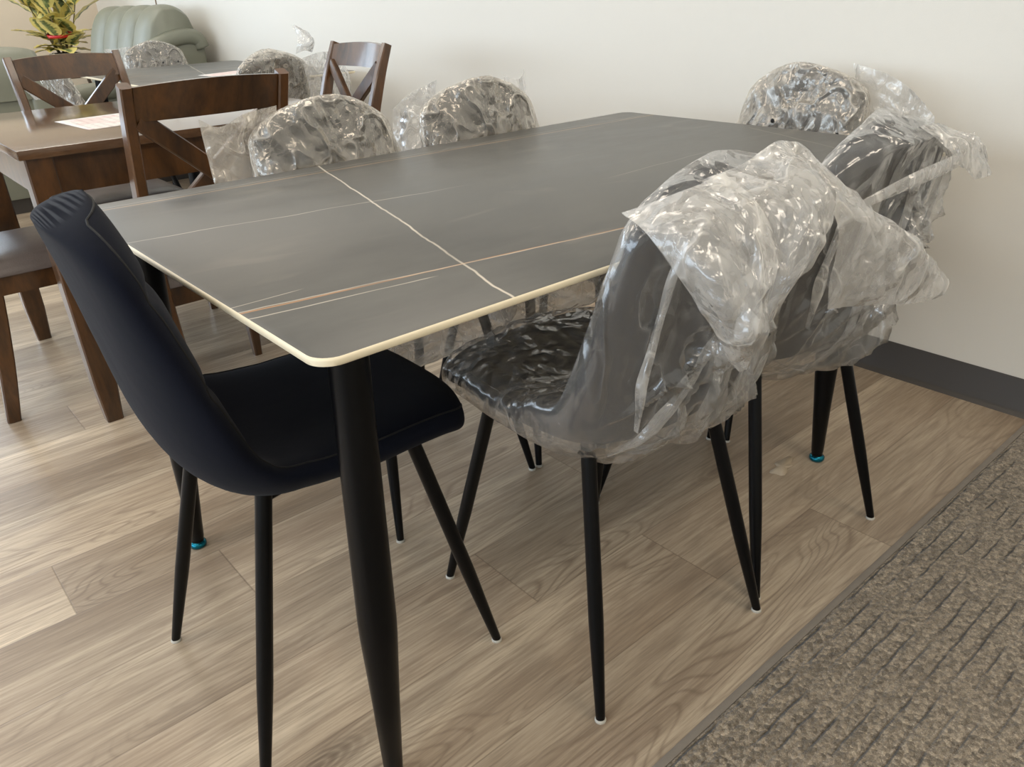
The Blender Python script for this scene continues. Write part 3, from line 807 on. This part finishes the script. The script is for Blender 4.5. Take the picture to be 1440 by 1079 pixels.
def x_chair(label, loc, rz, group):
    r = thing('wooden_chair', label, 'chair', (loc[0], loc[1], 0), rz, group)
    HW = .205
    for sx in (-1, 1):
        pts = catmull([(sx*.19, -.265, 0), (sx*.194, -.232, .2), (sx*.198, -.205, .44), (sx*.202, -.222, .62), (sx*.205, -.275, .80), (sx*.207, -.325, .925)], 22)
        sweep_rect(pts, .030, list(np.interp(np.linspace(0, 1, 22), [0, .2, .5, .8, 1], [.036, .044, .05, .04, .03])), 'back_post', M['wood'], r)
        sweep_rect([(sx*.20, .185, 0), (sx*.20, .187, .1), (sx*.20, .19, .42)], [.028, .036, .042], [.028, .036, .042], 'leg', M['wood'], r)
    # curved top rail
    n = 19; V = []; F = []
    for i in range(n):
        f = -1+2*i/(n-1); x = f*.19; bow = -.022*(1-f*f)
        for (z, yb, yt) in ((.845, -.291, 0), (.92, -.321, 0)):
            for d in (-.011, .011): V.append((x, yb+bow+d, z+(.008*(1-f*f) if z > .9 else 0)))
        if i:
            a = (i-1)*4; b = i*4
            for p, q in ((0, 1), (1, 3), (3, 2), (2, 0)): F.append((a+p, a+q, b+q, b+p))
    F.append((0, 2, 3, 1)); F.append(((n-1)*4, (n-1)*4+1, (n-1)*4+3, (n-1)*4+2))
    me = mesh_from(V, F); fix_normals(me); link('top_rail', me, M['wood'], r); sharpen(me, 40)
    for sx in (-1, 1):
        pts = catmull([(sx*.185, -.293, .85), (0.02*sx, -.262, .72), (-sx*.185, -.222, .545)], 12)
        dy = .004*sx
        sweep_rect([(p[0], p[1]+dy, p[2]) for p in pts], .022, .046, 'cross_brace', M['wood'], r, (0, 1, 0), .003)
    sweep_rect([(-.19, -.215, .53), (.19, -.215, .53)], .022, .04, 'lower_rail', M['wood'], r, (0, 1, 0), .003)
    parts = []
    for a in ((-.19, .175, .19, .20), (-.19, -.215, .19, -.19), (-.212, -.21, -.19, .19), (.19, -.21, .212, .19)):
        bm = bmesh.new(); bmesh.ops.create_cube(bm, size=1)
        V2 = [(a[0] if v.co.x < 0 else a[2], a[1] if v.co.y < 0 else a[3], .375 if v.co.z < 0 else .43) for v in bm.verts]
        F2 = [tuple(v.index for v in f.verts) for f in bm.faces]; bm.free(); parts.append((V2, F2))
    link('seat_frame', mesh_from(*merge(*parts)), M['wood'], r, smooth=False)
    # upholstered pad
    n = 21; V = []; F = []
    for i in range(n):
        for j in range(n):
            a, b = -1+2*i/(n-1), -1+2*j/(n-1)
            e = max(0, 1-max(abs(a), abs(b))**6)**.5; d = .006*(1-a*a)*(1-b*b)
            V.append((a*.222, -.005+b*.222, .432+.045*e+d))
    for i in range(n-1):
        for j in range(n-1): q = i*n+j; F.append((q, q+n, q+n+1, q+1))
    b0 = len(V); rim = [i*n for i in range(n)]+[(n-1)*n+j for j in range(1, n)]+[i*n+n-1 for i in range(n-2, -1, -1)]+[j for j in range(n-2, 0, -1)]
    for q in rim: V.append((V[q][0], V[q][1], .428))
    m_ = len(rim)
    for k in range(m_): F.append((rim[k], b0+k, b0+(k+1) % m_, rim[(k+1) % m_]))
    me = mesh_from(V, F); fix_normals(me); link('seat', me, M['seat'], r)
    r.scale.x = .9
    return r
GX = 'X-back wooden chairs around the square wooden table'
w1 = x_chair('wooden X-back chair on the near side of the wooden table, back toward the camera', (.418, 1.575), 0, GX)
w3 = dup(w1, (.13, 1.995, 0), -PI/2, 'wooden chair with taupe seat at the left end of the wooden table, partly cut off', GX)
w4 = dup(w1, (.487, 2.50, 0), PI, 'brown wooden X-back chair on the far side of the wooden table, below the plant', GX)
w5 = dup(w1, (1.03, 2.13, 0), PI/2, 'wooden X-back chair at the wall end of the wooden table, its rail catching blue light', GX)

def paper(label, corners, z, parent=None):
    n = 12; V = []; F = []
    a, b, c, d = [Vector(p) for p in corners]
    for i in range(n):
        for j in range(n):
            s, t = i/(n-1), j/(n-1); p = a.lerp(b, s).lerp(d.lerp(c, s), t)
            V.append((p.x, p.y, z+.0008+.0025*max(0, noise.noise(Vector((p.x*4, p.y*4, 3))))))
    for i in range(n-1):
        for j in range(n-1): q = i*n+j; F.append((q, q+1, q+n+1, q+n))
    me = mesh_from(V, F); fix_normals(me)
    o = link('price_sheet', me, M['paper']); so = o.modifiers.new('s', 'SOLIDIFY'); so.thickness = .0004
    return tag(o, label, 'paper')
paper('white printed sheet lying on the brown wooden table', [(.250, 2.10), (.272, 1.81), (.53, 1.85), (.50, 2.14)], WZ)

# ------------------------------------------------------------------ second stone table with wrapped chairs, further back
T2 = (.89, 3.02)
legs2 = [((.11, .13), (.07, .09)), ((.11, 1.37), (.07, 1.41)), ((.85, .13), (.89, .09)), ((.85, 1.37), (.89, 1.41))]
t2 = stone_table('second grey stone-topped table standing behind the wooden table', (T2[0], T2[1], 0), .96, 1.5, 0, legs2)
paper('white sheet lying on the second grey stone table', [(1.27, 3.62), (1.30, 3.35), (1.62, 3.42), (1.58, 3.72)], .75)
c1 = shell_chair('wrapped black chair at the far end of the second stone table, before the sage sofa', (1.44, 4.52), PI, G1)
c2 = shell_chair('wrapped black chair at the near end of the second stone table, bag billowing up', (1.30, 3.10), .15, G1)
c3 = shell_chair('wrapped black chair at the left side of the second stone table, seen through the X-back', (.86, 3.75), -PI/2, G1)
c1_sheets = [([[(.12, -.27, .86), (.13, -.27, .78), (.14, -.25, .68), (.15, -.22, .55)],
   [(.20, -.275, .85), (.20, -.272, .78), (.21, -.25, .68), (.21, -.22, .55)],
   [(.27, -.28, .855), (.265, -.275, .78), (.26, -.25, .68), (.25, -.22, .55)]], 40, 40, .014)]
bag(c1, 31.1, 'film2', 1.0, .012, c1_sheets, [(.84, -.1, 1), (.84, -.6, 1)])
c2_sheets = [([[(.12, -.28, .84), (.14, -.285, .74), (.15, -.27, .62), (.16, -.23, .45)],
   [(.22, -.29, .86), (.24, -.285, .74), (.24, -.27, .62), (.24, -.23, .45)],
   [(.32, -.26, .85), (.34, -.27, .74), (.33, -.26, .62), (.32, -.22, .45)],
   [(.40, -.23, .80), (.42, -.24, .72), (.40, -.23, .60), (.38, -.20, .45)]], 50, 50, .016),
 ([[(.12, -.25, .86), (.16, -.27, .87), (.21, -.25, .86)],
   [(.13, -.26, .905), (.17, -.30, .91), (.22, -.26, .90)],
   [(.15, -.24, .93), (.18, -.27, .94), (.21, -.24, .92)],
   [(.14, -.22, .975), (.155, -.225, .98), (.165, -.22, .97)]], 40, 40, .02)]
bag(c2, 37.7, 'film2', 1.0, .013, c2_sheets)
c3_sheets = [([[(-.1, -.275, .86), (0, -.30, .88), (.1, -.275, .86)],
   [(-.12, -.33, .80), (0, -.36, .81), (.1, -.33, .80)],
   [(-.14, -.30, .70), (0, -.33, .70), (.12, -.30, .71)]], 40, 40, .02)]
bag(c3, 41.7, 'film2', 1.2, .015, c3_sheets)

# ------------------------------------------------------------------ sage reclining sofas
def sofa(name, label, cat, loc, rz, width, nch, group, far_arm=True, hs=1.):
    """local: faces +y, rear at y=0, x along the width; arms at both ends"""
    r = thing(name, label, cat, loc, rz, group)
    AW = .20
    arm = [(.0, .10), (.0, .82), (.02, .875), (.08, .905), (.18, .90), (.29, .865), (.38, .81), (.45, .73), (.52, .66), (.64, .625), (.80, .615), (.90, .58), (.93, .50), (.93, .10)]
    def armshape(x0, x1, nm):
        pr = [tuple(p) for p in catmull(arm[1:13], 60)]
        outl = [(.0, .10)]+pr+[(.93, .10)]
        a = prism(outl, x0+.02, x1-.02, .03, nm, M['olive'], r, 'x', 4)
        # padded roll along the top of the arm
        V = []; F = []; n = len(pr); k = 16
        for i, (y, z) in enumerate(pr):
            t = np.array(pr[min(i+1, n-1)])-np.array(pr[max(i-1, 0)]); t /= np.linalg.norm(t); nn = np.array((-t[1], t[0]))
            for j in range(k):
                a_ = 2*PI*j/k; cx = (x0+x1)/2+math.copysign(abs(math.cos(a_))**.6, math.cos(a_))*(x1-x0)/2*1.04
                off = math.copysign(abs(math.sin(a_))**.7, math.sin(a_))*.055-.02
                V.append((cx, y+nn[0]*off, z+nn[1]*off))
            if i:
                for j in range(k): b = (i-1)*k; F.append((b+j, b+(j+1) % k, b+k+(j+1) % k, b+k+j))
        F.append(tuple(range(k))); F.append(tuple(range((n-1)*k, n*k)))
        me = mesh_from(V, F); fix_normals(me); link('arm_pad', me, M['olive'], a)
    armshape(0, AW, 'armrest')
    if far_arm: armshape(width-AW, width, 'armrest')
    cw = (width-.14)/nch
    prf = catmull([(.42, .46), (.40, .62), (.36, .80), (.31, .95), (.24, 1.04), (.15, 1.06), (.07, 1.02), (.03, .92), (.02, .75)], 40)
    for c in range(nch):
        x0 = .07+c*cw; V = []; F = []; m = 17; n = len(prf)
        for i in range(n):
            t = prf[min(i+1, n-1)]-prf[max(i-1, 0)]; t /= np.linalg.norm(t); nn = np.array((t[1], -t[0]))
            for j in range(m):
                f = -1+2*j/(m-1); b = .035*(1-abs(f)**3.0)-.012
                b += .004*math.sin(i*1.3)*math.exp(-((abs(f)-.85)/.1)**2)
                V.append((x0+cw*(f+1)/2, prf[i][0]+nn[0]*b, prf[i][1]+nn[1]*b))
            if i:
                for j in range(m-1): q = (i-1)*m+j; F.append((q, q+1, q+m+1, q+m))
        # close ends towards the core
        for e in (0, m-1):
            V.append((x0+cw*(0 if e == 0 else 1), .2, .72)); z = len(V)-1
            for i in range(n-1): F.append((i*m+e, (i+1)*m+e, z))
        me = mesh_from(V, F); fix_normals(me); link('back_cushion', me, M['olive'], r)
    box('backrest', (AW-.03, .012, .10), (width-(AW-.03 if far_arm else .06), .2, .80), M['olive'], r, .02)
    ns = max(1, round(nch/2)); sw = (width-2*AW)/ns
    for c in range(ns): box('seat_cushion', (AW+c*sw+.005, .30, .30), (AW+(c+1)*sw-.005, .92, .49), M['olive'], r, .05, 4)
    box('base', (.03, .03, 0), (width-.03, .88, .10), M['rubber'], r)
    r.scale.z = hs
    return r
SG = 'sage leather seats by the corner'
sofa('sofa', 'sage green leather sofa with channelled back along the white wall', 'sofa', (XW-.085, 4.92, 0), PI/2, 1.46, 4, SG, False)
sofa('armchair', 'sage green leather armchair turned away at the far left, seen past the wooden table', 'armchair', (-.15, 4.70, 0), 0, 1.02, 2, SG, True, .83)

# ------------------------------------------------------------------ plant on a side table in the corner
PX, PY = 1.41, 6.78
st = thing('side_table', 'small grey side table in the corner under the potted plant', 'table', (PX, PY, 0))
tube_obj('tabletop', [(0, 0, .585), (0, 0, .60), (0, 0, .61)], [.24, .25, .246], M['grey'], st, 40)
for k in range(3):
    a = k*2*PI/3; tube_obj('leg', [(math.cos(a)*.2, math.sin(a)*.2, 0), (math.cos(a)*.12, math.sin(a)*.12, .59)], .014, M['grey'], st)
pl = thing('potted_plant', 'leafy green and yellow rubber plant tied with a red ribbon, in the corner', 'plant', (PX, PY, .61))
me = mesh_from(*tube([(0, 0, 0), (0, 0, .01), (0, 0, .13), (0, 0, .15), (0, 0, .152)], [.07, .085, .105, .115, .10], 28)); link('pot', me, M['pot'], pl)
me = mesh_from(*tube([(0, 0, .140), (0, 0, .156)], [.098, .09], 20)); link('soil', me, M['soil'], pl)
def leaves():
    V = []; F = []; C = []; rr = random.Random(12); stems = []
    st_ = [(-.07, 0.02), (-.03, -.05), (.03, .03), (.07, -.02), (0, .06), (.05, .06), (-.05, .06)]
    for (sx, sy) in st_:
        h = rr.uniform(.40, .60); top = Vector((sx*2.2, sy*2.2, h))
        path = [Vector((sx*.5, sy*.5, .14)), Vector((sx*1.2, sy*1.2, h*.55)), top]
        stems.append(tube(path, [.008, .006, .004], 8))
        nl = 7
        for k in range(nl):
            f = .12+.88*k/(nl-1)
            base = path[1].lerp(path[2], (f-.5)*2) if f > .5 else path[0].lerp(path[1], f*2)
            az = k*2.4+rr.uniform(-.4, .4)+sx*40; el = rr.uniform(-.1, .4)+.95*f
            d = Vector((math.cos(az)*math.cos(el), math.sin(az)*math.cos(el), math.sin(el)))
            ln = rr.uniform(.19, .28); wd = ln*rr.uniform(.27, .34)
            side = d.cross(Vector((0, 0, 1))).normalized(); nrm = side.cross(d).normalized(); rnd = rr.random()
            n, m = 10, 7; b0 = len(V)
            for i in range(n):
                t = i/(n-1); w = wd*(math.sin(PI*min(1, t**.85))**.6)*(1-.1*t)
                for j in range(m):
                    s = -1+2*j/(m-1)
                    p = base+d*(ln*t)+side*(w*s)+nrm*(abs(s)*w*.2-.18*ln*t*t+.004*math.sin(t*20+s*3))
                    V.append(tuple(p)); C.append((max(abs(s), .0 if t < .8 else t-.2), t, rnd, 1))
            for i in range(n-1):
                for j in range(m-1): q = b0+i*m+j; F.append((q, q+1, q+m+1, q+m))
    me = mesh_from(V, F); at = me.color_attributes.new('leafuv', 'FLOAT_COLOR', 'POINT'); at.data.foreach_set('color', np.array(C, np.float32).ravel())
    link('foliage', me, M['leaf'], pl); link('stem', mesh_from(*merge(*stems)), M['stem'], pl)
leaves()
V = []; F = []; n = 48
for i in range(n):
    a = 2*PI*i/n
    for dz, dr in ((-.011, 0), (.011, .002)): V.append(((.092+dr)*math.cos(a), (.092+dr)*math.sin(a), .285+dz+.012*math.sin(a+.6)))
for i in range(n): a = 2*i; b = 2*((i+1) % n); F.append((a, b, b+1, a+1))
o = link('ribbon', mesh_from(V, F), M['ribbon'], pl); so = o.modifiers.new('s', 'SOLIDIFY'); so.thickness = .004
# pale stain on the floor by the far table leg, modelled as a thin patch
def floor_stain():
    rr = random.Random(5); V = [(0, 0, .0016)]; F = []; n = 26
    for i in range(n):
        a = 2*PI*i/n; r = .032*(1+.35*math.sin(2*a+.7)+.22*math.sin(5*a)); V.append((r*math.cos(a)*1.2, r*math.sin(a)*.7, .0009))
    for i in range(n): F.append((0, 1+i, 1+(i+1) % n))
    o = link('stain_patch', mesh_from(V, F), simple('pale_stain', (172, 156, 134), .6)); o.location = (1.245, .148, 0)
    so = o.modifiers.new('s', 'SOLIDIFY'); so.thickness = .0006
    return tag(o, 'small pale stain on the floor beside the far table leg', 'floor_stain')
floor_stain()

# ------------------------------------------------------------------ lights
def area(name, loc, target, sx, sy, power, col):
    l = bpy.data.lights.new(name, 'AREA'); l.shape = 'RECTANGLE'; l.size = sx; l.size_y = sy; l.energy = power; l.color = col
    o = bpy.data.objects.new(name, l); COL.objects.link(o); o.location = loc
    o.rotation_euler = (Vector(target)-Vector(loc)).to_track_quat('-Z', 'Z').to_euler(); return o
DAY = (.72, .86, 1.0); WARM = (1.0, .90, .77)
for i in range(4):
    x = XF+.05+(.5-XF-.05)*(i+.5)/4
    area('window_daylight', (x, YL+.12, 1.5), (x, 0, 1.5), 1.05, 2.1, 52, DAY)
for i in range(7):
    y = YR+1.25+(YL-YR-1.3)*(i+.5)/7
    area('window_daylight', (XF-.12, y, 1.5), (0, y, 1.5), 1.2, 2.1, 56, DAY)
# recessed ceiling troffers
for i, (x, y) in enumerate([(-.9, -1.6), (.9, -1.6), (-.9, 1.0), (.9, 1.0), (-.9, 3.6), (.9, 3.6), (-.9, 6.0), (.9, 6.0), (-2.9, 1.0), (-2.9, 3.6), (-2.9, -1.6)]):
    area('ceiling_light', (x, y, ZC-.01), (x, y, 0), 1.15, .55, 18 if y > 0 else 27, WARM if y > 0 else (1.0, .89, .74))
w = bpy.data.worlds.new('sky'); SC.world = w; w.use_nodes = True
w.node_tree.nodes['Background'].inputs[0].default_value = (.75, .85, 1, 1); w.node_tree.nodes['Background'].inputs[1].default_value = .6

# ------------------------------------------------------------------ camera (solved from the table's edges, wall base and carpet line)
cd = bpy.data.cameras.new('camera'); cam = bpy.data.objects.new('camera', cd); COL.objects.link(cam); SC.camera = cam
FPX, YAW, PIT, ROLL = 1096.53, .873353, -.466073, -.0389512
f = Vector((math.cos(PIT)*math.cos(YAW), math.cos(PIT)*math.sin(YAW), math.sin(PIT)))
r = f.cross(Vector((0, 0, 1))).normalized(); u = r.cross(f)
c, s = math.cos(ROLL), math.sin(ROLL)
r2_, u2_ = r*c+u*s, u*c-r*s
mw = Matrix((( r2_.x, u2_.x, -f.x, -.310676), (r2_.y, u2_.y, -f.y, -.674068), (r2_.z, u2_.z, -f.z, 1.080175), (0, 0, 0, 1)))
cam.matrix_world = mw
cd.sensor_width = 36; cd.sensor_fit = 'HORIZONTAL'; cd.lens = FPX/1440*36; cd.clip_start = .02

SC.view_settings.view_transform = 'Standard'; SC.view_settings.look = 'None'; SC.view_settings.gamma = 1
SC.view_settings.use_curve_mapping = False
SC.view_settings.exposure = -0.27
SC.cycles.transparent_max_bounces = 32; SC.cycles.max_bounces = 10; SC.cycles.diffuse_bounces = 5; SC.cycles.glossy_bounces = 4
SC.cycles.use_denoising = True
